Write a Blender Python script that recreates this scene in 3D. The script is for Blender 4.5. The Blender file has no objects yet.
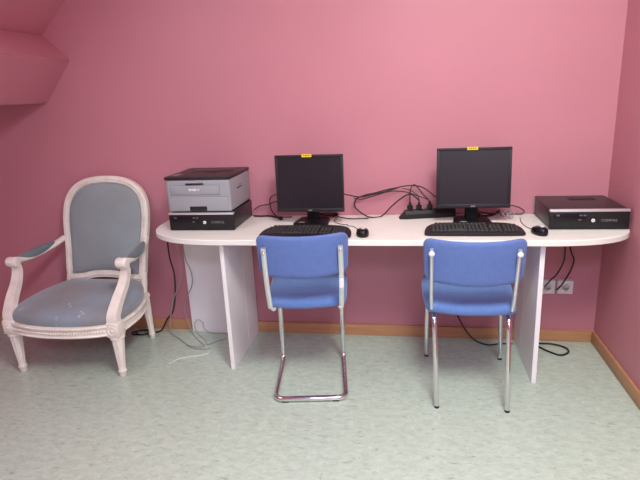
import bpy, bmesh, math, random
from mathutils import Vector, Matrix
random.seed(7)
C = bpy.context.scene.collection
PI = math.pi

# ------------------------------------------------------------------ materials
def mat(name, col, rough=.5, metal=0., spec=.5, noise=None, bump=None, coat=0., sheen=0., emit=None):
    """noise = (second colour, scale, low, high[, stretch]); bump = (scale, strength)"""
    m = bpy.data.materials.new(name); m.use_nodes = True
    nt = m.node_tree; b = nt.nodes['Principled BSDF']
    b.inputs['Base Color'].default_value = (*col, 1)
    b.inputs['Roughness'].default_value = rough
    b.inputs['Metallic'].default_value = metal
    b.inputs['Specular IOR Level'].default_value = spec
    b.inputs['Coat Weight'].default_value = coat
    b.inputs['Sheen Weight'].default_value = sheen
    if emit:
        b.inputs['Emission Color'].default_value = (*emit[0], 1); b.inputs['Emission Strength'].default_value = emit[1]
    tc = nt.nodes.new('ShaderNodeTexCoord')
    if noise:
        c2, sc, lo, hi = noise[:4]
        mp = nt.nodes.new('ShaderNodeMapping'); mp.inputs['Scale'].default_value = noise[4] if len(noise) > 4 else (1, 1, 1)
        n = nt.nodes.new('ShaderNodeTexNoise'); n.inputs['Scale'].default_value = sc; n.inputs['Detail'].default_value = 6
        r = nt.nodes.new('ShaderNodeValToRGB')
        r.color_ramp.elements[0].position = lo; r.color_ramp.elements[1].position = hi
        r.color_ramp.elements[0].color = (*col, 1); r.color_ramp.elements[1].color = (*c2, 1)
        nt.links.new(tc.outputs['Object'], mp.inputs['Vector']); nt.links.new(mp.outputs[0], n.inputs['Vector'])
        nt.links.new(n.outputs['Fac'], r.inputs[0]); nt.links.new(r.outputs[0], b.inputs['Base Color'])
    if bump:
        n2 = nt.nodes.new('ShaderNodeTexNoise'); n2.inputs['Scale'].default_value = bump[0]; n2.inputs['Detail'].default_value = 3
        bp = nt.nodes.new('ShaderNodeBump'); bp.inputs['Strength'].default_value = bump[1]; bp.inputs['Distance'].default_value = .002
        nt.links.new(tc.outputs['Object'], n2.inputs['Vector'])
        nt.links.new(n2.outputs['Fac'], bp.inputs['Height']); nt.links.new(bp.outputs[0], b.inputs['Normal'])
    return m

M = {}
M['wall'] = mat('pink wall paint', (.54, .222, .275), .5, spec=.4, noise=((.56, .232, .285), 2.2, .35, .7), bump=(180, .10))
M['ceil'] = mat('pink sloped ceiling paint', (.54, .222, .275), .6, spec=.3, bump=(180, .10))
M['white_ceil'] = mat('white ceiling paint', (.78, .76, .75), .8)
M['wood'] = mat('varnished pine skirting', (.56, .29, .15), .45, noise=((.47, .23, .11), 6, .4, .7, (.6, 8, 14)))
M['desk'] = mat('cream white laminate', (.83, .835, .78), .38, noise=((.81, .81, .755), 5, .4, .7))
M['panel'] = mat('pale grey white laminate', (.88, .87, .89), .42, noise=((.85, .835, .86), 3, .4, .7))
M['ptr'] = mat('light grey printer plastic', (.32, .335, .36), .5, bump=(500, .1))
M['ptr_dark'] = mat('dark brown printer plastic', (.022, .016, .018), .4)
M['black'] = mat('black plastic', (.012, .011, .012), .48, spec=.35, bump=(600, .08))
M['black_gloss'] = mat('glossy black plastic', (.008, .007, .010), .3, spec=.3)
M['bezel'] = mat('charcoal monitor plastic', (.017, .015, .018), .5, spec=.4)
M['key'] = mat('dark keycap plastic', (.034, .031, .031), .5, spec=.35)
M['screen'] = mat('switched off screen', (.016, .013, .018), .32, spec=.55)
M['steel_dark'] = mat('dark painted steel', (.040, .032, .036), .38, metal=.3)
M['silver'] = mat('silver trim', (.72, .72, .74), .35, metal=.6)
M['logo'] = mat('pale printed mark', (.80, .80, .82), .5)
M['grey_logo'] = mat('grey printed mark', (.22, .22, .24), .5)
M['mark'] = mat('dim grey printed mark', (.13, .13, .14), .5)
M['yellow'] = mat('yellow sticker paper', (.85, .62, .02), .6)
M['ink'] = mat('dark ink', (.10, .07, .01), .7)
M['blue_fab'] = mat('blue seat cloth lightened against shade', (.125, .23, .53), .85, spec=.2, sheen=.25, noise=((.105, .20, .48), 60, .35, .7), bump=(900, .35))  # seat colour lifted above the backrest cloth to offset the backrest's shadow
M['blue_shell'] = mat('blue backrest cloth', (.110, .182, .445), .75, spec=.25, sheen=.2, noise=((.098, .165, .415), 40, .35, .7), bump=(900, .25))
M['chrome'] = mat('chromed steel tube', (.80, .80, .82), .10, metal=1.)
M['satin'] = mat('satin aluminium', (.74, .78, .78), .33, metal=.75)
M['rubber'] = mat('black rubber', (.02, .02, .02), .7)
M['cable'] = mat('black cable sheath', (.012, .010, .011), .45)
M['cable_grey'] = mat('grey cable sheath', (.34, .33, .32), .5)
M['cable_white'] = mat('white cable sheath', (.72, .71, .68), .5)
M['cable_clear'] = mat('silvery cable sheath', (.48, .42, .44), .3, metal=.3)
M['outlet'] = mat('white outlet plastic', (.78, .76, .76), .4)
M['paint'] = mat('worn ivory paint on carved wood', (.87, .835, .765), .5, noise=((.73, .66, .58), 14, .45, .80), bump=(60, .25))
M['sky'] = mat('skylight frame paint', (.8, .8, .8), .5)

def velvet(name, c1, c2, stains=()):
    m = mat(name, c1, .8, spec=.25, sheen=.35, noise=(c2, 5, .32, .68), bump=(400, .2))
    nt = m.node_tree; b = nt.nodes['Principled BSDF']
    src = b.inputs['Base Color'].links[0].from_socket
    tc = [n for n in nt.nodes if n.type == 'TEX_COORD'][0]
    nz = nt.nodes.new('ShaderNodeTexNoise'); nz.inputs['Scale'].default_value = 90
    nt.links.new(tc.outputs['Object'], nz.inputs['Vector'])
    for (x, y, z, rad, col, amt) in stains:                 # worn marks with a shape and place of their own
        d = nt.nodes.new('ShaderNodeVectorMath'); d.operation = 'DISTANCE'
        d.inputs[1].default_value = (x, y, 0)
        fl = nt.nodes.new('ShaderNodeVectorMath'); fl.operation = 'MULTIPLY'; fl.inputs[1].default_value = (1, 1, 0)
        nt.links.new(tc.outputs['Object'], fl.inputs[0]); nt.links.new(fl.outputs[0], d.inputs[0])
        ad = nt.nodes.new('ShaderNodeMath'); ad.operation = 'MULTIPLY_ADD'
        ad.inputs[1].default_value = rad * 1.3; nt.links.new(nz.outputs['Fac'], ad.inputs[0]); nt.links.new(d.outputs['Value'], ad.inputs[2])
        mr = nt.nodes.new('ShaderNodeMapRange'); mr.inputs['From Min'].default_value = rad * .8
        mr.inputs['From Max'].default_value = rad * 1.7; mr.inputs['To Min'].default_value = amt; mr.inputs['To Max'].default_value = 0
        nt.links.new(ad.outputs[0], mr.inputs['Value'])
        mx = nt.nodes.new('ShaderNodeMixRGB'); mx.inputs['Color2'].default_value = (*col, 1)
        nt.links.new(mr.outputs[0], mx.inputs['Fac']); nt.links.new(src, mx.inputs['Color1']); src = mx.outputs[0]
    nt.links.new(src, b.inputs['Base Color'])
    return m
WH = (.62, .64, .68)
M['velvet_seat'] = velvet('worn blue grey velvet seat', (.225, .235, .235), (.26, .325, .405),
    [(.02, -.545, 0, .010, WH, .85), (.045, -.572, 0, .008, WH, .85), (.038, -.56, 0, .006, WH, .6), (.130, -.610, 0, .010, WH, .85), (.150, -.622, 0, .009, WH, .85),
     (.138, -.640, 0, .009, WH, .7), (-.235, -.590, 0, .020, WH, .35), (-.06, -.36, 0, .15, (.255, .245, .235), .75), (.02, -.66, 0, .012, WH, .3)])
M['velvet_back'] = velvet('blue grey velvet back', (.265, .30, .30), (.29, .35, .39), [(.01, 0, 0, .08, (.33, .32, .31), .5)])
M['velvet_arm'] = velvet('dark teal velvet arm pad', (.105, .150, .165), (.15, .20, .215))

def floor_mat():
    m = mat('marbled green linoleum', (.46, .53, .44), .22, spec=.40)
    nt = m.node_tree; b = nt.nodes['Principled BSDF']; tc = [n for n in nt.nodes if n.type == 'TEX_COORD'][0]
    def noise(sc, stretch, det, dist, rgh=.6):
        mp = nt.nodes.new('ShaderNodeMapping'); mp.inputs['Scale'].default_value = stretch
        n = nt.nodes.new('ShaderNodeTexNoise'); n.inputs['Scale'].default_value = sc; n.inputs['Detail'].default_value = det
        n.inputs['Distortion'].default_value = dist; n.inputs['Roughness'].default_value = rgh
        nt.links.new(tc.outputs['Object'], mp.inputs[0]); nt.links.new(mp.outputs[0], n.inputs['Vector']); return n
    def ramp(n, lo, hi, c0, c1):
        r = nt.nodes.new('ShaderNodeValToRGB'); e = r.color_ramp.elements
        e[0].position, e[1].position = lo, hi; e[0].color, e[1].color = (*c0, 1), (*c1, 1)
        nt.links.new(n.outputs['Fac'], r.inputs[0]); return r
    def mix(fac, src, col):
        x = nt.nodes.new('ShaderNodeMixRGB'); x.inputs['Color2'].default_value = (*col, 1)
        nt.links.new(fac.outputs[0], x.inputs['Fac']); nt.links.new(src.outputs[0], x.inputs['Color1']); return x
    base = ramp(noise(30, (.7, 1.2, 1), 12, .3, .72), .30, .70, (.385, .475, .40), (.55, .63, .55))
    dark = ramp(noise(48, (.5, 1.5, 1), 8, .8, .7), .57, .65, (0, 0, 0), (.8, .8, .8))
    pale = ramp(noise(37, (1.4, .6, 1), 8, .8, .7), .58, .67, (0, 0, 0), (.65, .65, .65))
    x = mix(dark, base, (.28, .34, .265)); x = mix(pale, x, (.62, .68, .60))
    nt.links.new(x.outputs[0], b.inputs['Base Color'])
    return m
M['floor'] = floor_mat()

# ------------------------------------------------------------------ mesh helpers
def V(*a): return Vector(a)
def catmull(pts, n=8, closed=False):
    P = [Vector(p) for p in pts]; out = []; L = len(P)
    for i in range(L if closed else L - 1):
        p0 = P[(i - 1) % L] if (closed or i > 0) else P[0] * 2 - P[1]
        p1, p2 = P[i], P[(i + 1) % L]
        p3 = P[(i + 2) % L] if (closed or i + 2 < L) else P[-1] * 2 - P[-2]
        for k in range(n):
            t = k / n
            out.append(.5 * ((2 * p1) + (p2 - p0) * t + (2 * p0 - 5 * p1 + 4 * p2 - p3) * t * t + (3 * p1 - p0 - 3 * p2 + p3) * t ** 3))
    if not closed: out.append(P[-1])
    return out
def rounded_path(pts, rad, n=6):
    P = [Vector(p) for p in pts]; out = [P[0]]
    for i in range(1, len(P) - 1):
        a, b, c = P[i - 1], P[i], P[i + 1]
        r = min(rad, (a - b).length * .48, (c - b).length * .48)
        s, e = b + (a - b).normalized() * r, b + (c - b).normalized() * r
        for k in range(n + 1):
            t = k / n; out.append(s * (1 - t) ** 2 + b * 2 * t * (1 - t) + e * t * t)
    out.append(P[-1]); return out
def add_box(bm, lo, hi, bev=0., seg=2):
    r = bmesh.ops.create_cube(bm, size=1)
    vs = r['verts']; lo, hi = Vector(lo), Vector(hi)
    for v in vs: v.co = Vector([(lo[i] + hi[i]) / 2 + v.co[i] * (hi[i] - lo[i]) for i in range(3)])
    if bev:
        es = list({e for v in vs for e in v.link_edges})
        bmesh.ops.bevel(bm, geom=es, offset=bev, segments=seg, affect='EDGES', profile=.5)
def add_rings(bm, rings, cap0=True, cap1=True, closed=False):
    R = [[bm.verts.new(p) for p in ring] for ring in rings]; n = len(R[0])
    m = len(R)
    for i in range(m if closed else m - 1):
        A, B = R[i], R[(i + 1) % m]
        for k in range(n):
            try: bm.faces.new((A[k], A[(k + 1) % n], B[(k + 1) % n], B[k]))
            except ValueError: pass
    if not closed:
        if cap0: bm.faces.new(R[0][::-1])
        if cap1: bm.faces.new(R[-1])
def add_tube(bm, pts, r, n=10, closed=False, rr=None, flat=1.):
    P = [Vector(p) for p in pts]; L = len(P); rings = []; nrm = None
    for i, p in enumerate(P):
        a = P[(i - 1) % L] if (closed or i > 0) else p; b = P[(i + 1) % L] if (closed or i < L - 1) else p
        t = (b - a).normalized()
        if nrm is None: nrm = t.orthogonal().normalized()
        nrm = (nrm - t * nrm.dot(t)).normalized(); bi = t.cross(nrm)
        q = rr[i] if rr else r
        rings.append([p + nrm * math.cos(2 * PI * k / n) * q + bi * math.sin(2 * PI * k / n) * q * flat for k in range(n)])
    add_rings(bm, rings, closed=closed)
def add_sweep(bm, pts, prof, N, closed=False, scale=None):
    """sweep profile (side, up) along pts; N is the fixed 'up' direction"""
    P = [Vector(p) for p in pts]; L = len(P); N = Vector(N).normalized(); rings = []
    for i, p in enumerate(P):
        a = P[(i - 1) % L] if (closed or i > 0) else p; b = P[(i + 1) % L] if (closed or i < L - 1) else p
        t = (b - a).normalized(); s = t.cross(N).normalized(); k = scale[i] if scale else 1
        rings.append([p + s * x * k + N * y * k for x, y in prof])
    add_rings(bm, rings, closed=closed)
def add_lathe(bm, prof, org=(0, 0, 0), n=24, flute=0, depth=0., z0=0, z1=0, axis=None):
    org = Vector(org); rings = []
    for r, z in prof:
        ring = []
        for k in range(n):
            a = 2 * PI * k / n; q = r
            if flute and z0 <= z <= z1: q = r * (1 - depth * (.5 + .5 * math.cos(flute * a)))
            p = Vector((math.cos(a) * q, math.sin(a) * q, z))
            if axis: p = axis @ p
            ring.append(org + p)
        rings.append(ring)
    add_rings(bm, rings)
def add_pad(bm, outline, prof, mapf, centre=None):
    """stack of scaled copies of a 2D outline: prof = [(scale, offset)], mapf(u, v, offset) -> 3D"""
    n = len(outline)
    cu, cv = centre or (sum(p[0] for p in outline) / n, sum(p[1] for p in outline) / n)
    rings = [[mapf(cu + (p[0] - cu) * s, cv + (p[1] - cv) * s, o) for p in outline] for s, o in prof]
    add_rings(bm, rings)
def rrect(w, h, r, n=6, cx=0, cy=0):
    out = []
    for sx, sy, a0 in ((1, 1, 0), (-1, 1, PI / 2), (-1, -1, PI), (1, -1, 1.5 * PI)):
        for k in range(n + 1):
            a = a0 + k / n * PI / 2
            out.append((cx + sx * (w / 2 - r) + math.cos(a) * r, cy + sy * (h / 2 - r) + math.sin(a) * r))
    return out
def superell(a, b, e=2., n=40, cx=0, cy=0):
    f = lambda c: math.copysign(abs(c) ** (2 / e), c)
    return [(cx + a * f(math.cos(2 * PI * k / n)), cy + b * f(math.sin(2 * PI * k / n))) for k in range(n)]

def new(): return bmesh.new()
def obj(name, bm, m, parent=None, smooth=35, label=None):
    bmesh.ops.remove_doubles(bm, verts=bm.verts, dist=1e-6)
    bmesh.ops.recalc_face_normals(bm, faces=bm.faces)
    me = bpy.data.meshes.new(name); bm.to_mesh(me); bm.free()
    if smooth:
        for p in me.polygons: p.use_smooth = True
        me.set_sharp_from_angle(angle=math.radians(smooth))
    me.materials.append(M[m])
    o = bpy.data.objects.new(name, me); C.objects.link(o); o.parent = parent
    if label: o['label'] = label
    return o
def tag(o, label, cat, group=None, kind=None):
    o['label'] = label; o['category'] = cat
    if group: o['group'] = group
    if kind: o['kind'] = kind
    return o
def thing(name, label, cat, loc=(0, 0, 0), rz=0, group=None):
    o = bpy.data.objects.new(name, None); C.objects.link(o)
    o.empty_display_size = .1; o.location = loc; o.rotation_euler = (0, 0, rz)
    return tag(o, label, cat, group)
def struct(name, bm, m, label, cat, smooth=0):
    o = obj(name, bm, m, None, smooth); o['kind'] = 'structure'; o['label'] = label; o['category'] = cat
    return o
def box(lo, hi, bev=0., seg=2):
    bm = new(); add_box(bm, lo, hi, bev, seg); return bm
def copy_thing(root, loc, rz, label):
    r = root.copy(); C.objects.link(r); r.location = loc; r.rotation_euler = (0, 0, rz); r['label'] = label
    for ch in list(root.children):
        c = ch.copy(); C.objects.link(c); c.parent = r
        for g in list(ch.children):
            d = g.copy(); C.objects.link(d); d.parent = c
    return r
def lettering(name, text, size, m, parent, mtx, depth=.0006, bold=0.):
    cu = bpy.data.curves.new(name, 'FONT'); cu.body = text; cu.size = size; cu.extrude = depth; cu.offset = bold
    cu.align_x = 'CENTER'; cu.align_y = 'CENTER'
    tmp = bpy.data.objects.new(name, cu); C.objects.link(tmp)
    dg = bpy.context.evaluated_depsgraph_get(); dg.update()
    me = bpy.data.meshes.new_from_object(tmp.evaluated_get(dg))
    bpy.data.objects.remove(tmp); bpy.data.curves.remove(cu)
    me.transform(mtx); me.materials.clear(); me.materials.append(M[m])
    o = bpy.data.objects.new(name, me); C.objects.link(o); o.parent = parent
    return o
FRONT = Matrix.Rotation(PI / 2, 4, 'X')            # text facing -Y
def at(x, y, z): return Matrix.Translation((x, y, z))

# ------------------------------------------------------------------ the room
XR, XL, YF, ZC = 1.014, -3.15, -5.2, 2.62
bm = new(); add_box(bm, (XL - .1, YF - .1, -.1), (XR + .1, .1, 0)); struct('floor', bm, 'floor', 'marbled pale green linoleum floor', 'floor')
struct('wall_back', box((XL - .1, 0, 0), (XR + .1, .1, ZC + .1)), 'wall', 'dusky pink wall behind the desk', 'wall')
struct('wall_right', box((XR, YF, 0), (XR + .1, 0, ZC + .1)), 'wall', 'dusky pink wall at the right end of the desk', 'wall')
struct('wall_left', box((XL - .1, YF, 0), (XL, 0, 1.85)), 'wall', 'pink knee wall on the armchair side', 'wall')
# front wall, with a window opening (behind the camera)
WX0, WX1, WZ0, WZ1 = -1.0, .75, 1.0, 2.2
bm = new()
add_box(bm, (XL - .1, YF - .1, 0), (WX0, YF, ZC + .1)); add_box(bm, (WX1, YF - .1, 0), (XR + .1, YF, ZC + .1))
add_box(bm, (WX0, YF - .1, 0), (WX1, YF, WZ0)); add_box(bm, (WX0, YF - .1, WZ1), (WX1, YF, ZC + .1))
struct('wall_front', bm, 'wall', 'pink wall behind the camera with a window', 'wall')
bm = new()
for a, b in (((WX0, WZ0), (WX1, WZ0 + .06)), ((WX0, WZ1 - .06), (WX1, WZ1)), ((WX0, WZ0), (WX0 + .06, WZ1)), ((WX1 - .06, WZ0), (WX1, WZ1)), ((-.155, WZ0), (-.095, WZ1))):
    add_box(bm, (a[0], YF - .07, a[1]), (b[0], YF - .01, b[1]))
struct('window_1', bm, 'sky', 'white framed window behind the camera', 'window')
# ceiling: slope rising to the right, then a flat part with a roof window opening
sx, sz = -2.068, 1.804
k = .171 / .178
fx = sx + (ZC - sz) / k
bm = new()
def prism_y(bm, prof, y0, y1):
    add_rings(bm, [[(x, y0, z) for x, z in prof], [(x, y1, z) for x, z in prof]])
prism_y(bm, [(XL - .1, sz - (sx - XL + .1) * k), (fx, ZC), (fx, ZC + .12), (XL - .1, sz - (sx - XL + .1) * k + .17)], YF, 0)
struct('ceiling', bm, 'ceil', 'pink sloping attic ceiling above the armchair', 'ceiling')
SX0, SX1, SY0, SY1 = -.05, .97, -2.95, -1.20          # roof window
bm = new()
add_box(bm, (fx, YF, ZC), (SX0, 0, ZC + .1)); add_box(bm, (SX1, YF, ZC), (XR + .1, 0, ZC + .1))
add_box(bm, (SX0, YF, ZC), (SX1, SY0, ZC + .1)); add_box(bm, (SX0, SY1, ZC), (SX1, 0, ZC + .1))
struct('ceiling_flat', bm, 'ceil', 'pink flat part of the ceiling', 'ceiling')
bm = new()
for lo, hi in (((SX0, SY0, ZC), (SX0 + .04, SY1, ZC + .34)), ((SX1 - .04, SY0, ZC), (SX1, SY1, ZC + .34)), ((SX0, SY0, ZC), (SX1, SY0 + .04, ZC + .34)), ((SX0, SY1 - .04, ZC), (SX1, SY1, ZC + .34))):
    add_box(bm, lo, hi)
struct('window_2', bm, 'sky', 'white framed roof window in the ceiling', 'window')
bm = new()
for lo, hi in (((-.26, -4.46, ZC - .03), (-.21, -3.34, ZC)), ((.81, -4.46, ZC - .03), (.86, -3.34, ZC)), ((-.26, -4.46, ZC - .03), (.86, -4.41, ZC)), ((-.26, -3.39, ZC - .03), (.86, -3.34, ZC))):
    add_box(bm, lo, hi)
struct('rear_fill_frame', bm, 'sky', 'white frame added around the unseen rear fill lamp', 'window')  # out-of-view frame added to go with the rear fill lamp
bm = new()
add_rings(bm, [[(x, y, .0) for x, y in rrect(.92, .92, .01, 2)], [(x, y, .03) for x, y in rrect(.92, .92, .01, 2)], [(x, y, .03) for x, y in rrect(.82, .82, .01, 2)], [(x, y, .005) for x, y in rrect(.82, .82, .01, 2)]])
bm.transform(Matrix.Translation((-1.60, -1.40, sz + (-1.60 - sx) * k)) @ Vector((.7, 0, -.72)).to_track_quat('Z', 'Y').to_matrix().to_4x4())
struct('slope_fill_frame', bm, 'sky', 'white frame added on the slope around an unseen fill lamp', 'window')  # out-of-view frame added on the closed slope for the fill lamp
bm = new()
for lo, hi in (((XR - .03, -4.12, 1.08), (XR - .001, -4.06, 2.22)), ((XR - .03, -3.04, 1.08), (XR - .001, -2.98, 2.22)), ((XR - .03, -4.12, 1.08), (XR - .001, -2.98, 1.14)), ((XR - .03, -4.12, 2.16), (XR - .001, -2.98, 2.22))):
    add_box(bm, lo, hi)
struct('side_fill_frame', bm, 'sky', 'white frame added on the right wall around an unseen fill lamp', 'window')  # out-of-view frame added on the solid wall for the side fill
# boxed-in beam under the slope
bm = new(); prism_y(bm, [(-2.115, 1.428), (-1.919, 1.661), (-2.068, 1.804), (-2.15, 1.73), (XL, 1.428 + .0), ], YF, -.001)
bmesh.ops.bevel(bm, geom=[e for e in bm.edges if abs(e.verts[0].co.y - e.verts[1].co.y) > 1], offset=.006, segments=2, affect='EDGES')
struct('trim_1', bm, 'ceil', 'boxed pink beam under the sloping ceiling', 'beam', 30)
# skirting
bm = new(); add_box(bm, (XL, -.015, 0), (XR, 0, .069), .003); struct('baseboard_back', bm, 'wood', 'varnished wooden skirting board along the desk wall', 'skirting board', 30)
bm = new(); add_box(bm, (XR - .015, YF, 0), (XR, -.015, .069), .003); struct('baseboard_right', bm, 'wood', 'varnished wooden skirting board along the right wall', 'skirting board', 30)
bm = new(); add_box(bm, (XL, YF, 0), (XL + .015, -.015, .069), .003); struct('baseboard_left', bm, 'wood', 'varnished wooden skirting board along the left knee wall', 'skirting board', 30)

# ------------------------------------------------------------------ desk
T = .740
desk = thing('desk', 'long cream white desk with rounded ends along the pink wall', 'desk', (0, 0, 0))
def end(cx, cy, a, b, s, e, n=18):
    return [(cx + s * a * math.cos(t) ** (2 / e), cy - b * math.sin(t) ** (2 / e)) for t in [PI / 2 * i / n for i in range(n + 1)]]
out = [(-1.385, -.022)] + end(-.93, -.17, .458, .361, -1, 2.35) + end(.60, -.295, .407, .238, 1, 2.25)[::-1] + [(1.003, -.022), (.995, -.004), (-1.372, -.004)]
bm = new()
n_ = len(out); ccx, ccy = -.19, -.26
def inset(p, d):
    x, y = p; return (x - d * (1 if x > ccx else -1) * min(1, abs(x - ccx) / 1.0), y - d * (1 if y > ccy else -1))
add_rings(bm, [[(*inset(p, .003), T - .028) for p in out], [(*p, T - .026) for p in out], [(*p, T - .003) for p in out], [(*inset(p, .003), T) for p in out]])
obj('tabletop', bm, 'desk', desk, 30)
for x in (-.948, .585):
    bm = new(); add_box(bm, (x, -.482, 0), (x + .022, -.212, T - .028), .0015, 1); add_box(bm, (x, -.209, 0), (x + .022, -.018, T - .028), .0015, 1)
    obj('leg_panel', bm, 'panel', desk, 30)
obj('back_panel', box((-1.352, -.040, 0), (-.949, -.018, T - .028), .0015, 1), 'panel', desk, 30)

# ------------------------------------------------------------------ desktop computers
comp_group = 'desktop computers lying flat on the desk'
pc = thing('desktop_computer', 'black desktop computer lying flat under the grey printer', 'computer', (-1.084, -.176, T), 0, comp_group)
W, D, H = .360, .342, .096
obj('case', box((-W / 2 + .004, -D / 2 + .02, .004), (W / 2 - .004, D / 2, H), .003), 'steel_dark', pc, 30)
obj('front_panel', box((-W / 2, -D / 2, .003), (W / 2, -D / 2 + .0195, H - .010), .003), 'black', pc, 30)
obj('silver_strip', box((-W / 2, -D / 2 - .002, H - .0098), (W / 2, -D / 2 + .0195, H + .001), .002), 'silver', pc, 30, 'silver strip along the top front edge')
o = obj('optical_drive', box((-W / 2 + .018, -D / 2 - .002, .040), (-.012, -D / 2 + .001, .078), .001), 'black_gloss', pc, 30)
obj('eject_button', box((-.05, -D / 2 - .0035, .046), (-.035, -D / 2 - .002, .051), .0005), 'mark', o, 30)
for x in (-.045, -.027): obj('usb_port', box((x, -D / 2 - .0028, .066), (x + .012, -D / 2 - .002, .073)), 'mark', pc)
obj('power_button', box((-W / 2 + .03, -D / 2 - .003, .066), (-W / 2 + .045, -D / 2 - .002, .074), .0005), 'mark', pc)
bm = new(); add_lathe(bm, [(.0085, 0), (.0085, .0025), (.007, .003)], (.018, -D / 2, .045), 24, axis=Matrix.Rotation(PI / 2, 3, 'X'))
o = obj('round_badge', bm, 'logo', pc, 30, 'round pale badge')
lettering('badge_letters', 'hp', .010, 'grey_logo', o, at(.018, -D / 2 - .0032, .0455) @ FRONT)
lettering('brand_lettering', 'COMPAQ', .0165, 'mark', pc, at(.090, -D / 2 - .0006, .045) @ FRONT, .0006, .0004)
obj('vent_grille', box((-.03, .05, H), (.10, .11, H + .0012), .0005), 'black', pc, 30)
obj('rear_rim', box((-W / 2 + .002, D / 2 - .012, .006), (-W / 2 + .0039, D / 2 - .002, H - .004)), 'silver', pc)
pc2 = copy_thing(pc, (.822, -.176, T), 0, 'black desktop computer lying flat on the right end of the desk, with nothing on it')
pc2.scale = (.968, 1, 1)

# ------------------------------------------------------------------ printer
pr = thing('laser_printer', 'grey laser printer with dark top, standing on a black computer', 'printer', (-1.086, -.176, T + .0985), 0)
W, D, H = .351, .340, .189
bm = new(); add_box(bm, (-W / 2, -D / 2, .004), (W / 2, D / 2, H - .016), .012, 4); obj('body', bm, 'ptr', pr, 40)
bm = new(); add_box(bm, (-W / 2 - .003, -D / 2 - .004, H - .0158), (W / 2 + .003, D / 2 + .002, H), .004, 3)
tc_ = obj('top_cover', bm, 'ptr_dark', pr, 40, 'dark brown top cover')
obj('output_slot', box((-.10, .0, H), (.13, .125, H + .002), .001), 'black_gloss', tc_, 30)
obj('paper_stop', box((-.005, -.02, H), (.055, .02, H + .004), .001), 'ptr_dark', tc_, 30)
obj('control_panel', box((-.155, -.13, H), (-.115, -.07, H + .002), .001), 'grey_logo', tc_, 30)
ff = obj('front_flap', box((-.150, -D / 2 - .004, .095), (.118, -D / 2 + .002, .143), .003), 'ptr', pr, 30)
obj('flap_gap', box((-.1525, -D / 2 - .0006, .0925), (.1205, -D / 2 + .002, .1455)), 'grey_logo', ff, 0)
obj('flap_grip', box((-.062, -D / 2 - .006, .147), (.034, -D / 2 + .002, .155), .001), 'ptr_dark', pr, 30)
tr = obj('paper_tray', box((-.162, -D / 2 - .003, .008), (.160, -D / 2 + .002, .083), .003), 'ptr', pr, 30)
obj('tray_gap', box((-.164, -D / 2 - .0006, .080), (.162, -D / 2 + .002, .0855)), 'grey_logo', tr, 0)
obj('tray_grip', box((-.052, -D / 2 - .005, .009), (.043, -D / 2 - .001, .033), .002), 'bezel', tr, 30, 'dark grey grip')
obj('side_slot', box((W / 2 - .001, -.06, .105), (W / 2 + .0012, .02, .110)), 'ptr_dark', pr)
obj('side_slot', box((W / 2 - .001, -.02, .120), (W / 2 + .0012, .01, .123)), 'ptr_dark', pr)
lettering('brand_lettering', 'brother', .019, 'logo', pr, at(-.018, -D / 2 - .0046, .121) @ FRONT, .0008, .0005)

# ------------------------------------------------------------------ monitors
def monitor(label, loc, rz, tilt, zw, zz):
    t = thing('computer_monitor', label, 'monitor', loc, rz, 'flat black monitors on the desk')
    w, h, z0 = zw, .300, zz
    R = Matrix.Translation((0, .0, z0)) @ Matrix.Rotation(-tilt, 4, 'X')
    def fin(name, bm, m, par, sm=35, label=None):
        bm.transform(R); return obj(name, bm, m, par, sm, label)
    bm = new()                                        # front frame around the screen
    b = .014
    for lo, hi in (((-w / 2, 0, 0), (w / 2, .018, b + .006)), ((-w / 2, 0, h - b), (w / 2, .018, h)), ((-w / 2, 0, b + .004), (-w / 2 + b, .018, h - b + .002)), ((w / 2 - b, 0, b + .004), (w / 2, .018, h - b + .002))):
        add_box(bm, lo, hi, .002, 2)
    bz = fin('bezel', bm, 'bezel', t)
    fin('screen', box((-w / 2 + b - .001, .004, b + .005), (w / 2 - b + .001, .012, h - b + .001)), 'screen', t, 0)
    bm = new(); add_pad(bm, rrect(w - .004, h - .004, .008, 4, 0, h / 2), [(1, .016), (1, .030), (.93, .038), (.80, .052), (.72, .056)], lambda u, v, o: V(u, o, v)); fin('rear_housing', bm, 'black', t)
    cu = lettering('brand_lettering', 'acer', .013, 'silver', bz, R @ at(0, -.0006, .0105) @ FRONT)
    for i in range(5): fin('front_button', box((w / 2 - .085 + i * .014, -.001, .004), (w / 2 - .077 + i * .014, .001, .008)), 'black_gloss', bz)
    st = fin('sticker', box((-.034, -.0015, h - .0115), (.018, -.0003, h + .004)), 'yellow', t, 0, 'yellow paper sticker')
    bm = new()
    for i in range(4): add_box(bm, (-.026 + i * .0095, -.0022, h - .006), (-.020 + i * .0095, -.0015, h - .001))
    fin('ink_marks', bm, 'ink', st, 0)
    bm = new(); add_box(bm, (-.034, .062, .010), (.034, .086, .21), .006, 3); obj('stand_neck', bm, 'black_gloss', t)
    obj('neck_cover', box((-.027, .053, .016), (.027, .064, .10), .004, 2), 'black', t)
    bm = new()                                        # D-shaped foot
    ol = [(p[0] * (1 - .16 * (p[1] + .09) / .2), p[1]) for p in rrect(.205, .185, .045, 8, 0, .045)]
    add_pad(bm, ol, [(.98, 0), (1, .004), (.99, .010), (.90, .015), (.5, .018)], lambda u, v, o: V(u, v, o)); ba = obj('stand_base', bm, 'black_gloss', t)
    obj('base_sticker', box((-.062, -.022, .0165), (-.030, -.012, .0178)), 'silver', ba, 0, 'small silver sticker')
    return t
monitor('flat black monitor nearer the printer, screen very dark, yellow sticker on its top edge', (-.520, -.225, T), math.radians(-1.5), math.radians(2), .362, .069)
monitor('flat black monitor behind the right-hand blue chair, screen greyer, yellow sticker on its top edge', (.312, -.225, T), math.radians(-.5), math.radians(5), .359, .082)

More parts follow.
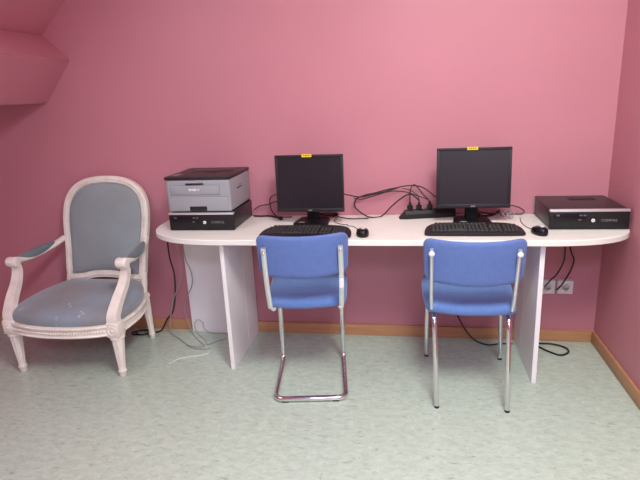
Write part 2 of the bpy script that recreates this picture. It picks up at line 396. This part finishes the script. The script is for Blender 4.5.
# ------------------------------------------------------------------ keyboards
kb = thing('keyboard', 'black computer keyboard in front of the monitor nearest the printer', 'keyboard', (-.507, -.412, T), 0, 'black keyboards')
def kb_outline():
    pts = [(-.228, -.06), (-.222, -.082), (-.19, -.090), (0, -.094), (.19, -.090), (.222, -.082), (.228, -.06), (.222, .0), (.20, .045), (.165, .066), (.09, .076), (0, .079), (-.09, .076), (-.165, .066), (-.20, .045), (-.222, .0)]
    return [(p.x, p.y) for p in catmull([(x, y, 0) for x, y in pts], 5, True)]
def kz(v): return .016 + .012 * (v + .09) / .17
bm = new()
add_pad(bm, kb_outline(), [(.97, 0), (1, .15), (1, .6), (.985, .9), (.95, 1), (.5, 1)], lambda u, v, o: V(u, v, .002 + (kz(v) - .002) * o))
obj('base', bm, 'black', kb, 35)
def keys(name, u0, u1, v0, v1, cols, rows):
    bm = new(); du, dv = (u1 - u0) / cols, (v1 - v0) / rows
    for j in range(rows):
        for i in range(cols):
            if name == 'typing_keys' and j == 0 and 3 < i < 9:
                if i == 4: a, b_ = u0 + 4 * du, u0 + 9 * du
                else: continue
            else: a, b_ = u0 + i * du, u0 + (i + 1) * du
            c = v0 + (j + .5) * dv
            x0, x1, y0, y1 = a + .001, b_ - .001, c - dv / 2 + .001, c + dv / 2 - .001
            z = kz(c)
            add_rings(bm, [[(x0, y0, z - .001), (x1, y0, z - .001), (x1, y1, z), (x0, y1, z)],
                           [(x0 + .002, y0 + .002, z + .006), (x1 - .002, y0 + .002, z + .006), (x1 - .002, y1 - .001, z + .007), (x0 + .002, y1 - .001, z + .007)]])
    obj(name, bm, 'key', kb, 0)
keys('typing_keys', -.195, .065, -.062, .028, 14, 5)
keys('function_keys', -.180, .065, .036, .053, 13, 1)
keys('arrow_keys', .072, .126, -.062, -.026, 3, 2)
keys('navigation_keys', .072, .126, -.008, .028, 3, 2)
keys('number_pad', .133, .200, -.062, .028, 4, 5)
obj('wrist_edge', box((-.18, -.0865, kz(-.08) - .002), (.18, -.068, kz(-.075) + .0008), .001), 'black_gloss', kb, 30)
copy_thing(kb, (.297, -.372, T), 0, 'black computer keyboard in front of the right-hand monitor')

# ------------------------------------------------------------------ mice
ms = thing('computer_mouse', 'small black mouse right of the keyboard nearest the printer', 'mouse', (-.226, -.442, T), math.radians(8), 'black mice')
bm = new()
ol = superell(.031, .053, 2.4, 36)
add_pad(bm, ol, [(.93, 0), (1, .006), (1, .013), (.95, .022), (.82, .029), (.6, .033), (.3, .035)], lambda u, v, o: V(u * (1 - .10 * (v / .05) ** 2), v, .001 + o * (1 - .22 * (v / .053))))
obj('shell', bm, 'black_gloss', ms, 60)
obj('button_gap', box((-.001, .010, .018), (.001, .040, .0285)), 'rubber', ms, 0)
bm = new(); add_lathe(bm, [(.007, -.0035), (.009, -.002), (.009, .002), (.007, .0035)], (0, .026, .0235), 20, axis=Matrix.Rotation(PI / 2, 3, 'Y')); obj('scroll_wheel', bm, 'rubber', ms, 30)
bm = new(); add_pad(bm, superell(.0095, .0085, 2, 20, .002, -.018), [(1, .0), (.9, .0012)], lambda u, v, o: V(u, v, .0385 + o)); obj('palm_badge', bm, 'logo', ms, 30, 'small pale badge')
ms2 = copy_thing(ms, (.590, -.418, T), math.radians(14), 'small black mouse by the right end computer')

# ------------------------------------------------------------------ power strip
ps = thing('power_strip', 'black power strip with plugs lying against the wall, left of the right-hand monitor', 'power strip', (.090, -.072, T), math.radians(11))
L = .30
bm = new(); add_pad(bm, [(-.027, 0), (.027, 0), (.027, .026), (.015, .044), (-.015, .044), (-.027, .026)], [(1, -L / 2 + .03), (1, L / 2)], lambda u, v, o: V(o, u, v))
add_rings(bm, [[(-L / 2 + .03, -.026, 0), (-L / 2 + .03, .026, 0), (-L / 2 + .03, .022, .036), (-L / 2 + .03, -.022, .036)], [(-L / 2, -.020, 0), (-L / 2, .012, 0), (-L / 2, .010, .008), (-L / 2, -.018, .008)]])
obj('body', bm, 'black', ps, 30)
for i in range(5):
    bm = new(); add_lathe(bm, [(.019, 0), (.019, .003), (.016, .0035)], (-.088 + i * .05, 0, .0435), 20); obj('socket', bm, 'black_gloss', ps, 30)

# ------------------------------------------------------------------ cables
def cl(pts, zmin=0): return [(x, min(y, -.014), max(z, zmin)) for x, y, z in pts]
def cable(name, label, pts, r, m='cable', n=7, cat='cable', plug=None, group=None):
    """plug = list of (end point, direction, length, radius)"""
    P = catmull(cl(pts), n)
    base = P[0]
    t = thing(name, label, cat, tuple(base), 0, group)
    bm = new(); add_tube(bm, [p - base for p in P], r, 8); obj('cord', bm, m, t, 60)
    for (e, d, ln, rad, sq) in plug or ():
        e, d = Vector(e) - base, Vector(d).normalized()
        bm = new(); add_tube(bm, [e - d * ln * .9, e - d * ln * .55, e - d * ln * .45, e - d * ln * .1, e], rad, 10, rr=[rad * .35, rad * .5, rad, rad, rad * .9], flat=sq)
        obj('plug', bm, m if m != 'cable' else 'black', t, 40)
    return t
Zs = T + .049
cable('power_cable', 'black cable arching highest along the wall between the two monitors', [(-.352, -.165, .893), (-.312, -.09, .867), (-.273, -.04, .85), (-.212, -.04, .86), (-.102, -.04, .886), (-.048, -.04, .904), (.014, -.04, .909), (.073, -.04, .895), (.141, -.09, .849), (.19, -.13, .815)], .0032)
cable('power_cable', 'black cable from the wall loop down into the rightmost plug of the power strip', [(-.30, -.105, .856), (-.262, -.070, .843), (-.211, -.060, .853), (-.123, -.058, .880), (-.059, -.058, .882), (-.005, -.055, .872), (.043, -.065, .856), (.078, -.072, .845), (.092, -.0725, .838)], .0026)
cable('video_cable', 'thick black cable looping down from the wall onto the bare desk between the keyboards', [(-.06, -.022, .897), (-.13, -.022, .884), (-.19, -.022, .868), (-.241, -.022, .858), (-.292, -.028, .838), (-.304, -.04, .802), (-.275, -.05, .768), (-.216, -.083, T + .005), (-.154, -.06, T + .006), (-.097, -.06, .801), (-.042, -.066, .848), (.0, -.072, .868), (.03, -.080, .852), (.05, -.084, .832)], .0038)
cable('network_cable', 'black cable lying on the desk right of the printer-side monitor foot', [(-.43, -.05, T + .004), (-.41, -.04, T + .004), (-.385, -.071, T + .004), (-.322, -.112, T + .004), (-.262, -.108, T + .004), (-.222, -.105, T + .004)], .003)
cable('power_cable', 'black cable standing upright from the leftmost plug of the power strip', [(.0, -.089, Zs + .01), (.0, -.088, .830), (.0, -.080, .875), (.006, -.073, .902), (.021, -.066, .918), (.043, -.062, .900), (.071, -.062, .862), (.094, -.066, .84), (.105, -.069, .822)], .0030,
      plug=[((.0, -.0895, Zs - .001), (0, 0, -1), .045, .017, .8), ((.105, -.069, Zs - .001), (0, 0, -1), .045, .017, .8)])
cable('power_cable', 'thin black cable from the middle plug of the power strip', [(.047, -.080, Zs + .01), (.047, -.078, .842), (.040, -.074, .862), (.0, -.062, .889), (-.040, -.058, .897)], .0022, plug=[((.0475, -.080, Zs - .001), (0, 0, -1), .042, .017, .8)])
def cord_of(root, pts, r):
    inv = (Matrix.Translation(root.location) @ Matrix.Rotation(root.rotation_euler[2], 4, 'Z')).inverted()
    bm = new(); add_tube(bm, [inv @ p for p in catmull(pts, 7)], r, 8); obj('cord', bm, 'cable', root, 60)
cord_of(ms, [(-.236, -.391, T + .006), (-.262, -.330, T + .002), (-.289, -.275, T + .002), (-.318, -.262, T + .002), (-.322, -.235, T + .002), (-.345, -.235, T + .002), (-.383, -.200, T + .002), (-.405, -.150, T + .002), (-.400, -.06, T + .002)], .0018)
cord_of(ms2, [(.576, -.367, T + .006), (.564, -.318, T + .002), (.556, -.280, T + .002), (.552, -.20, T + .002), (.565, -.10, T + .002)], .0018)
cable('power_cable', 'black cable hanging along the wall from the printer to the left-hand monitor', [(-.892, -.03, .78), (-.852, -.03, .803), (-.798, -.035, .814), (-.745, -.07, .836), (-.700, -.14, .835), (-.66, -.155, .835)], .003)
cable('video_cable', 'black cable dropping from the left edge of the left-hand monitor to the desk', [(-.670, -.16, .892), (-.706, -.12, .890), (-.735, -.09, .882), (-.778, -.06, .856), (-.785, -.055, .82), (-.782, -.05, .786), (-.765, -.045, .755), (-.735, -.06, T + .004), (-.66, -.06, T + .004)], .0032)
cable('power_cable', 'thick black cable with a plug lying on the desk between printer and monitor', [(-.893, -.035, T + .006), (-.85, -.045, T + .006), (-.81, -.040, T + .006), (-.77, -.055, T + .006), (-.725, -.100, T + .009)], .0048, plug=[((-.705, -.128, T + .0125), (.58, -.8, .08), .06, .0115, .9)])
cable('video_cable', 'black cable curving out from the right edge of the right-hand monitor', [(.46, -.15, .810), (.509, -.11, .808), (.54, -.06, .795), (.575, -.04, .780), (.60, -.025, .757), (.585, -.03, T + .0035), (.542, -.03, T + .0035), (.476, -.04, T + .0035)], .003)
# tangled silvery leads right of the right-hand monitor foot
pts = []
for i in range(46):
    a = i / 45 * 2 * PI * 5.2
    pts.append((.500 + .030 * math.sin(a * .73 + .4) + .006 * math.sin(a * 2.3), -.085 + .055 * math.cos(a * .61), T + .006 + .017 * (1 + math.sin(a * 1.37))))
cable('adapter_lead', 'tangle of silvery leads beside the foot of the right-hand monitor', pts, .0022, 'cable_clear', 4)
pts = []
for i in range(30):
    a = i / 29 * 2 * PI * 3
    pts.append((.40 + .07 * math.sin(a * .5 + 1) , -.055 + .030 * math.cos(a * .8), T + .006 + .010 * (1 + math.sin(a * 1.1))))
cable('adapter_lead', 'bundle of black leads behind the foot of the right-hand monitor', pts, .004, 'cable', 4)
pts = [(-.46 + .06 * math.sin(i * .55), -.045 + .018 * math.cos(i * .9), T + .006 + .008 * (1 + math.sin(i * .7))) for i in range(22)]
cable('adapter_lead', 'bundle of black leads behind the foot of the left-hand monitor', pts, .0035, 'cable', 4)
# under the desk, left
cable('power_cable', 'black cable hanging under the left desk end to a coil beside the armchair leg', [(-1.437, -.05, .705), (-1.441, -.05, .60), (-1.440, -.05, .493), (-1.424, -.05, .391), (-1.433, -.05, .27), (-1.462, -.05, .146), (-1.508, -.06, .085), (-1.545, -.075, .02), (-1.60, -.09, .007), (-1.66, -.12, .007), (-1.72, -.12, .007), (-1.73, -.09, .007), (-1.68, -.06, .008), (-1.62, -.07, .010), (-1.615, -.11, .013), (-1.66, -.135, .015), (-1.70, -.11, .015), (-1.69, -.08, .016), (-1.64, -.085, .018)], .0045)
cable('network_cable', 'pale grey cable hanging furthest left under the desk and trailing over the floor', [(-1.376, -.08, .708), (-1.372, -.08, .569), (-1.357, -.08, .463), (-1.379, -.08, .341), (-1.435, -.08, .235), (-1.471, -.08, .107), (-1.480, -.085, .02), (-1.44, -.115, .005), (-1.39, -.155, .005), (-1.278, -.251, .005), (-1.208, -.275, .005), (-1.150, -.262, .005)], .0036, 'cable_grey')
cable('network_cable', 'pale grey cable hanging in front of the grey back panel and looping on the floor', [(-1.335, -.06, .708), (-1.338, -.06, .513), (-1.309, -.06, .405), (-1.312, -.06, .321), (-1.366, -.06, .221), (-1.380, -.06, .141), (-1.364, -.06, .06), (-1.331, -.085, .005), (-1.26, -.17, .0055), (-1.204, -.225, .0052), (-1.211, -.255, .011), (-1.265, -.258, .012), (-1.311, -.235, .011)], .0030, 'cable_grey')
cable('network_cable', 'thin grey cable in a loose loop on the floor by the back panel', [(-1.06, -.062, .004), (-1.138, -.062, .004), (-1.21, -.065, .004), (-1.262, -.062, .03), (-1.272, -.06, .075), (-1.30, -.06, .092), (-1.325, -.06, .06), (-1.30, -.085, .01), (-1.225, -.155, .0035), (-1.190, -.21, .0035), (-1.155, -.177, .0035), (-1.102, -.126, .0035)], .0022, 'cable_grey')
cable('network_cable', 'short white cable end with a plug lying loose on the floor under the desk', [(-1.308, -.448, .005), (-1.296, -.414, .005), (-1.249, -.376, .005), (-1.174, -.350, .005), (-1.139, -.318, .005), (-1.145, -.292, .004)], .0038, 'cable_white', plug=[((-1.316, -.468, .006), (-.35, -.9, 0), .035, .0065, .8)])
# under the desk, right
cable('power_cable', 'black cable hanging from the right desk end to the outlet beside the desk leg', [(.811, -.05, .705), (.813, -.05, .569), (.812, -.05, .49), (.785, -.05, .419), (.753, -.052, .381), (.725, -.056, .345)], .0038)
cable('power_cable', 'black cable bowing out to the right and down past the right-hand outlet', [(.820, -.058, .705), (.834, -.06, .57), (.858, -.06, .503), (.851, -.06, .452), (.836, -.06, .412), (.81, -.06, .36), (.785, -.058, .325)], .0042)
cable('power_cable', 'black cable lying in a loop on the floor right of the right desk leg', [(.639, -.066, .006), (.721, -.060, .006), (.788, -.064, .006), (.843, -.104, .006), (.843, -.156, .006), (.791, -.190, .006), (.733, -.142, .006), (.694, -.095, .0065), (.625, -.085, .006)], .0052)
cable('power_cable', 'black cable hanging behind the right-hand blue chair and reaching the floor', [(.226, -.05, .71), (.229, -.07, .442), (.244, -.08, .265), (.265, -.08, .175), (.302, -.08, .099), (.350, -.078, .035), (.40, -.085, .007), (.445, -.099, .006), (.496, -.083, .006), (.57, -.072, .006)], .0042)

# ------------------------------------------------------------------ wall outlets
ot = thing('wall_outlet', 'white outlet box on the wall partly hidden by the right desk leg', 'outlet', (.745, 0, .330), 0, 'white wall outlets')
ol = rrect(.082, .078, .006, 4)
bm = new(); add_pad(bm, ol, [(1, -.001), (1, -.024), (.95, -.028)], lambda u, v, o: V(u, o, v)); obj('housing', bm, 'outlet', ot, 30)
bm = new(); add_lathe(bm, [(.024, 0), (.024, .002), (.020, .002), (.019, -.001)], (0, -.028, 0), 28, axis=Matrix.Rotation(PI / 2, 3, 'X')); obj('socket', bm, 'outlet', ot, 30)
copy_thing(ot, (.838, 0, .330), 0, 'fully visible white outlet box on the wall under the right desk end')

# ------------------------------------------------------------------ blue chairs
def seat_pad(w0, w1, y0, y1, z, bow=.02):
    pts = [(-w0 / 2, y0 + .03), (-w0 / 2 + .035, y0 + .004), (-w0 / 4, y0 - bow * .6), (0, y0 - bow), (w0 / 4, y0 - bow * .6), (w0 / 2 - .035, y0 + .004), (w0 / 2, y0 + .03),
           (w1 / 2, (y0 + y1) / 2), (w1 / 2, y1 - .04), (w1 / 2 - .03, y1 - .005), (w1 / 4, y1), (0, y1 + .004), (-w1 / 4, y1), (-w1 / 2 + .03, y1 - .005), (-w1 / 2, y1 - .04), (-w1 / 2, (y0 + y1) / 2)]
    ol = [(p.x, p.y) for p in catmull([(a, b, 0) for a, b in pts], 5, True)]
    bm = new()
    add_pad(bm, ol, [(.90, -.022), (.97, -.019), (1, -.009), (1, .006), (.98, .018), (.93, .025), (.8, .029), (.5, .027), (.2, .025)], lambda u, v, o: V(u, v, z + o), (0, (y0 + y1) / 2))
    return bm
def back_pad(w, zb, zt, y, sag, lean, top_dip, flare, low):
    zc = (zb + zt) / 2; h = zt - zb
    ol = rrect(w, h, .032, 7)
    dense = []
    for i, p in enumerate(ol):
        q = ol[(i + 1) % len(ol)]; d = math.dist(p, q); m = max(1, int(d / .02))
        for j in range(m): dense.append((p[0] + (q[0] - p[0]) * j / m, p[1] + (q[1] - p[1]) * j / m))
    def f(u, v, o):
        s = u / (w / 2); tt = v / (h / 2)
        uu = u * (1 + flare * tt)
        vv = v + (top_dip * (s * s) if tt > 0 else low * (s * s)) * abs(tt)
        return V(uu, y + sag * s * s - lean * v - o, zc + vv)
    bm = new()
    add_pad(bm, dense, [(.2, -.022), (.5, -.022), (.8, -.020), (.93, -.015), (.985, -.006), (1, .002), (.985, .010), (.95, .013), (.8, .015), (.5, .015), (.2, .015)], f, (0, 0))
    return bm
# cantilever chair
ch = thing('office_chair', 'blue cantilever chair on a chromed sled frame, nearer the printer', 'chair', (-.503, -.472, 0), math.radians(8.0))
half = [(-.161, -.150, .432), (-.161, -.10, .432), (-.163, .05, .432), (-.164, .128, .432), (-.165, .135, .0165), (-.169, -.268, .0165)]
path = half + [(-p[0], p[1], p[2]) for p in half[::-1]]
bm = new(); add_tube(bm, rounded_path(path, .045, 8), .0128, 14); fr = obj('frame', bm, 'chrome', ch, 60, 'chromed bent tube frame')
for x in (-.12, .12):
    bm = new(); add_box(bm, (x - .016, -.276, 0), (x + .016, -.260, .008), .002); obj('rubber_pad', bm, 'rubber', fr, 40)
for s in (-1, 1):
    bm = new()
    add_sweep(bm, rounded_path([(s * .164, -.222, .468), (s * .166, -.244, .540), (s * .168, -.262, .62), (s * .168, -.292, .775)], .05, 6), [(-.005, -.011), (.005, -.011), (.008, -.007), (.008, .007), (.005, .011), (-.005, .011), (-.008, .007), (-.008, -.007)], (1, 0, 0))
    p = obj('back_post', bm, 'satin', ch, 40, 'pale satin metal back post')
    bm = new(); add_lathe(bm, [(.007, 0), (.007, .003), (.004, .005)], (s * .168, -.300, .755), 14, axis=Matrix.Rotation(PI / 2, 3, 'X')); obj('screw', bm, 'chrome', p, 40)
    if s > 0: obj('sticker', box((.1585, -.2845, .578), (.1775, -.2735, .622), .001), 'outlet', p, 0, 'small white sticker')
obj('seat', seat_pad(.365, .39, -.185, .215, .466), 'blue_fab', ch, 60)
obj('backrest', back_pad(.402, .625, .822, -.283, .045, .10, .006, .016, .014), 'blue_shell', ch, 60)
# four-legged chair
c2 = thing('office_chair', 'blue chair on four straight chromed legs, at the right-hand keyboard', 'chair', (.268, -.490, 0), math.radians(-1.0))
for s in (-1, 1):
    bm = new(); add_tube(bm, rounded_path([(s * .154 + .012, -.243, .010), (s * .160 + .003, -.185, .425), (s * .163, -.02, .432)], .05, 8), .0115, 14); l = obj('leg', bm, 'chrome', c2, 60)
    bm = new(); add_lathe(bm, [(.0115, 0), (.0122, .003), (.0118, .010)], (s * .154 + .012, -.243, 0), 14); obj('foot_cap', bm, 'rubber', l, 40)
    bm = new(); add_tube(bm, rounded_path([(s * .192 + .010, .243, .010), (s * .186 + .003, .225, .428), (s * .170, .05, .432)], .05, 8), .0115, 14); l = obj('leg', bm, 'chrome', c2, 60)
    bm = new(); add_lathe(bm, [(.0115, 0), (.0122, .003), (.0118, .010)], (s * .192 + .010, .243, 0), 14); obj('foot_cap', bm, 'rubber', l, 40)
    bm = new(); add_sweep(bm, rounded_path([(s * .170, -.205, .474), (s * .172, -.228, .53), (s * .173, -.250, .62), (s * .174, -.285, .770)], .05, 6), [(.0105 * math.cos(a * PI / 5), .0085 * math.sin(a * PI / 5)) for a in range(10)], (1, 0, 0))
    p = obj('back_post', bm, 'satin', c2, 60, 'pale satin metal back post')
    bm = new(); add_lathe(bm, [(.0125, 0), (.0125, .004), (.008, .008), (.003, .009)], (s * .174, -.292, .752), 16, axis=Matrix.Rotation(PI / 2, 3, 'X')); obj('screw_cap', bm, 'outlet', p, 50, 'white round cap')
obj('seat', seat_pad(.385, .42, -.200, .225, .466, .022), 'blue_fab', c2, 60)
obj('backrest', back_pad(.412, .602, .802, -.278, .05, .12, .010, .016, .014), 'blue_shell', c2, 60)

# ------------------------------------------------------------------ armchair (local x is centred, y and z as in the room)
ac = thing('armchair', 'carved ivory armchair with worn blue grey velvet, beside the desk', 'armchair', (-1.818, 0, 0), 0)
def mir(pts): return pts + [(-p[0], *p[1:]) for p in pts[::-1] if abs(p[0]) > 1e-6]
# legs
def leg(x, y, ztop, r0, lean=(0, 0)):
    bm = new()
    prof = [(r0 * .42, 0), (r0 * .52, .006), (r0 * .52, .022), (r0 * .64, .028), (r0 * .64, .036), (r0 * .52, .042)]
    prof += [(r0 * (.52 + .40 * i / 10), .045 + (ztop - .075) * i / 10) for i in range(11)]
    prof += [(r0 * .80, ztop - .026), (r0 * 1.08, ztop - .020), (r0 * 1.08, ztop - .010), (r0 * .9, ztop)]
    add_lathe(bm, prof, (0, 0, 0), 48, 8, .16, .045, ztop - .03)
    for v in bm.verts:
        t = 1 - v.co.z / ztop; v.co.x += x + lean[0] * t; v.co.y += y + lean[1] * t
    return obj('leg', bm, 'paint', ac, 50)
for s in (-1, 1):
    leg(s * .303, -.592, .245, .036, (s * -.002, .0)); leg(s * .238, -.158, .30, .030, (s * .010, .012))
# seat rail
side = [(.303, -.592), (.322, -.50), (.318, -.38), (.290, -.27), (.246, -.175), (.20, -.150), (.0, -.145)]
fr_ = [(.0, -.668), (.12, -.660), (.22, -.636)]
plan = [(p.x, p.y) for p in catmull([(a, b, 0) for a, b in mir_] , 6, True)] if False else None
half_plan = fr_ + side
full = half_plan + [(-a, b) for a, b in half_plan[::-1] if a > 1e-6]
plan = [(p.x, p.y) for p in catmull([(a, b, 0) for a, b in full], 6, True)]
bm = new()
add_sweep(bm, [(x, y, .279) for x, y in plan], [(-.020, -.030), (.014, -.030), (.018, -.024), (.012, -.018), (.012, .008), (.018, .014), (.020, .023), (.014, .030), (-.020, .030)], (0, 0, 1), True)
rail = obj('seat_frame', bm, 'paint', ac, 40)
def beads(path3, step, r, par, offs):
    bm = new(); acc = 0; last = None
    for p in path3:
        if last is not None: acc += (p - last).length
        last = p
        if acc >= step or acc == 0:
            acc = 1e-9
            bmesh.ops.create_icosphere(bm, subdivisions=1, radius=r, matrix=Matrix.Translation(p + Vector(offs)))
    return obj('bead_moulding', bm, 'paint', par, 180)
fpath = catmull([(-.262, -.644, .278), (-.18, -.665, .278), (0, -.688, .278), (.18, -.665, .278), (.262, -.644, .278)], 60)
beads(fpath, .0145, .0062, rail, (0, .004, 0))
for s in (-1, 1):
    bm = new(); add_box(bm, (s * .303 - .035, -.632, .240), (s * .303 + .035, -.562, .318), .005, 2)
    add_lathe(bm, [(.026, 0), (.026, .004), (.020, .006), (.018, .003), (.010, .004), (.008, .008), (.002, .010)], (s * .303, -.632, .279), 24, axis=Matrix.Rotation(PI / 2, 3, 'X'))
    obj('corner_block', bm, 'paint', rail, 40)
# seat cushion
inner = [(x * 1.015, -.40 + (y + .40) * (1.0 if y < -.40 else .985)) for x, y in plan]
bm = new()
def seatmap(u, v, o): return V(u, v, .300 + o * (1 + .28 * max(-.5, min(1, (v + .55) / .35))))
add_pad(bm, inner, [(.97, 0), (1, .014), (1.005, .042), (.985, .058), (.94, .069), (.86, .077), (.70, .084), (.5, .088), (.3, .089), (.1, .09)], seatmap, (0, -.40))
obj('seat_cushion', bm, 'velvet_seat', ac, 80)
# back: everything in a leaning plane
def bk(u, v, o=0):                                    # o positive = towards the sitter
    return V(u + .036 * (v - .40) / .6, -.150 + (v - .36) * .165 - o, v + o * .16)
BN = (0, -1, .165)
oh = [(0, .400), (.07, .396), (.15, .380), (.225, .378), (.254, .398), (.260, .45), (.265, .58), (.275, .70), (.276, .78), (.264, .855), (.232, .917), (.180, .962), (.105, .990), (0, 1.0)]
def inset2(pts, d):
    c = (0, .70); r = []
    for i, (a, b) in enumerate(pts):
        p, q = pts[i - 1], pts[(i + 1) % len(pts)]
        tx, ty = q[0] - p[0], q[1] - p[1]; l = math.hypot(tx, ty); r.append((a - ty / l * d, b + tx / l * d))
    return r
fullb = oh + [(-a, b) for a, b in oh[::-1] if a > 1e-6]
back_ol = [(p.x, p.y) for p in catmull([(a, b, 0) for a, b in fullb], 6, True)]
mid = inset2(back_ol, .021)
bm = new()
prof = [(-.021, -.016), (-.021, .010), (-.016, .017), (-.008, .013), (.000, .020), (.010, .018), (.014, .010), (.021, .012), (.021, -.016)]
add_sweep(bm, [bk(a, b) for a, b in mid], prof, BN, True)
bf = obj('back_frame', bm, 'paint', ac, 40)
bpath = [bk(p.x, p.y, .017) for p in catmull([(a, b, 0) for a, b in inset2(back_ol, .030)], 6, True)]
beads(bpath, .0135, .0052, bf, (0, 0, 0))
for s in (-1, 1):
    bm = new(); add_tube(bm, [bk(s * .246, .43), bk(s * .246, .37), bk(s * .243, .32), (s * .240, -.158, .245)], .02, 12, rr=[.017, .020, .021, .026]); obj('back_stile', bm, 'paint', bf, 50)
inn = inset2(back_ol, .040)
bm = new(); add_pad(bm, inn, [(1, -.014), (1.0, .006), (.975, .018), (.92, .028), (.8, .036), (.6, .042), (.35, .045), (.12, .046), (.02, .046)], bk, (0, .70)); obj('back_cushion', bm, 'velvet_back', ac, 80)
bm = new(); add_pad(bm, inn, [(1.02, -.017), (.9, -.022), (.3, -.026)], bk, (0, .70)); obj('rear_cover', bm, 'velvet_back', ac, 80)
# arms
for s in (-1, 1):
    P = catmull([(s * .325, -.475, .607), (s * .327, -.435, .598), (s * .322, -.36, .590), (s * .308, -.26, .596), (s * .288, -.17, .612), (s * .270, -.105, .632)], 8)
    bm = new()
    add_sweep(bm, P, [(.021 * math.cos(a * PI / 6), .017 * math.sin(a * PI / 6)) for a in range(12)], (0, 0, 1))
    add_lathe(bm, [(.012, -.031), (.025, -.029), (.029, -.020), (.027, 0), (.029, .020), (.025, .029), (.012, .031)], (s * .325, -.478, .600), 20, axis=Matrix.Rotation(PI / 2, 3, 'Y'))
    arm = obj('armrest', bm, 'paint', ac, 50)
    bm = new()
    Q = [P[i] + V(0, 0, .012) for i in range(9, 33)]; nq = len(Q)
    add_tube(bm, Q, .02, 14, rr=[.004 + .022 * math.sin(PI * (i + .3) / (nq - .4)) ** .55 for i in range(nq)], flat=1.0); obj('arm_pad', bm, 'velvet_arm', arm, 80, 'dark teal velvet arm pad')
    S = catmull([(s * .303, -.598, .312), (s * .304, -.594, .352), (s * .312, -.548, .418), (s * .320, -.490, .482), (s * .325, -.458, .545), (s * .325, -.468, .595)], 8)
    bm = new()
    add_sweep(bm, S, [(-.020, -.024), (.016, -.024), (.022, -.018), (.018, -.006), (.022, 0), (.018, .006), (.022, .018), (.016, .024), (-.020, .024)], (1, 0, 0), scale=[1.25 - .45 * i / (len(S) - 1) for i in range(len(S))])
    obj('arm_support', bm, 'paint', ac, 40)

# ------------------------------------------------------------------ light: daylight through the roof window and the window behind, plus added fill lamps
def area(name, loc, rot, sx, sy, power, col, spread=PI):
    l = bpy.data.lights.new(name, 'AREA'); l.shape = 'RECTANGLE'; l.size = sx; l.size_y = sy; l.energy = power; l.color = col; l.spread = spread
    o = bpy.data.objects.new(name, l); C.objects.link(o); o.location = loc; o.rotation_euler = rot; return o
def aim(o, d): o.rotation_euler = Vector(d).to_track_quat('-Z', 'Y').to_euler()
aim(area('roof_window_daylight', (.32, -2.28, ZC + .32), (0, 0, 0), .72, 1.05, 92, (.965, 1, .92)), (-.15, .12, -1))
aim(area('rear_ceiling_fill', (.30, -3.90, ZC - .02), (0, 0, 0), 1.0, 1.0, 76, (.70, .78, 1)), (0, .1, -1))  # added cool fill lamp, mainly for the foreground floor
aim(area('side_wall_fill', (XR - .03, -3.55, 1.65), (0, 0, 0), .95, .95, 16, (.70, .78, 1)), (-1, .1, -.05))  # added fill lamp to brighten the right-facing side of the left desk leg
aim(area('slope_fill', (-1.57, -1.40, 2.26), (0, 0, 0), .80, .80, 10, (.92, .97, 1)), (.7, 0, -.72))  # added fill lamp to lift the upper right wall
w = bpy.data.worlds.new('sky'); bpy.context.scene.world = w; w.use_nodes = True
bg = w.node_tree.nodes['Background']; bg.inputs[0].default_value = (.75, .85, 1, 1); bg.inputs[1].default_value = .6

# ------------------------------------------------------------------ camera
r = V(.98548603, .16355348, -.04547032); u = V(-8.63798237e-04, .272683943, .962103280); f = V(-.16975437, .94810006, -.26886749)
cam = bpy.data.cameras.new('camera'); co = bpy.data.objects.new('camera', cam); C.objects.link(co)
cam.sensor_width = 36; cam.lens = 521.94 * 36 / 640; cam.clip_start = .05
mw = Matrix.Identity(4)
for i in range(3): mw[i][0] = r[i]; mw[i][1] = u[i]; mw[i][2] = -f[i]
mw[0][3], mw[1][3], mw[2][3] = 0, -2.8812, 1.4078
co.matrix_world = mw
sc = bpy.context.scene
sc.camera = co
sc.view_settings.view_transform = 'Standard'; sc.view_settings.look = 'None'
sc.view_settings.gamma = 1; sc.view_settings.exposure = .12; sc.view_settings.use_curve_mapping = False
sc.cycles.max_bounces = 10; sc.cycles.diffuse_bounces = 6; sc.cycles.sample_clamp_indirect = 6
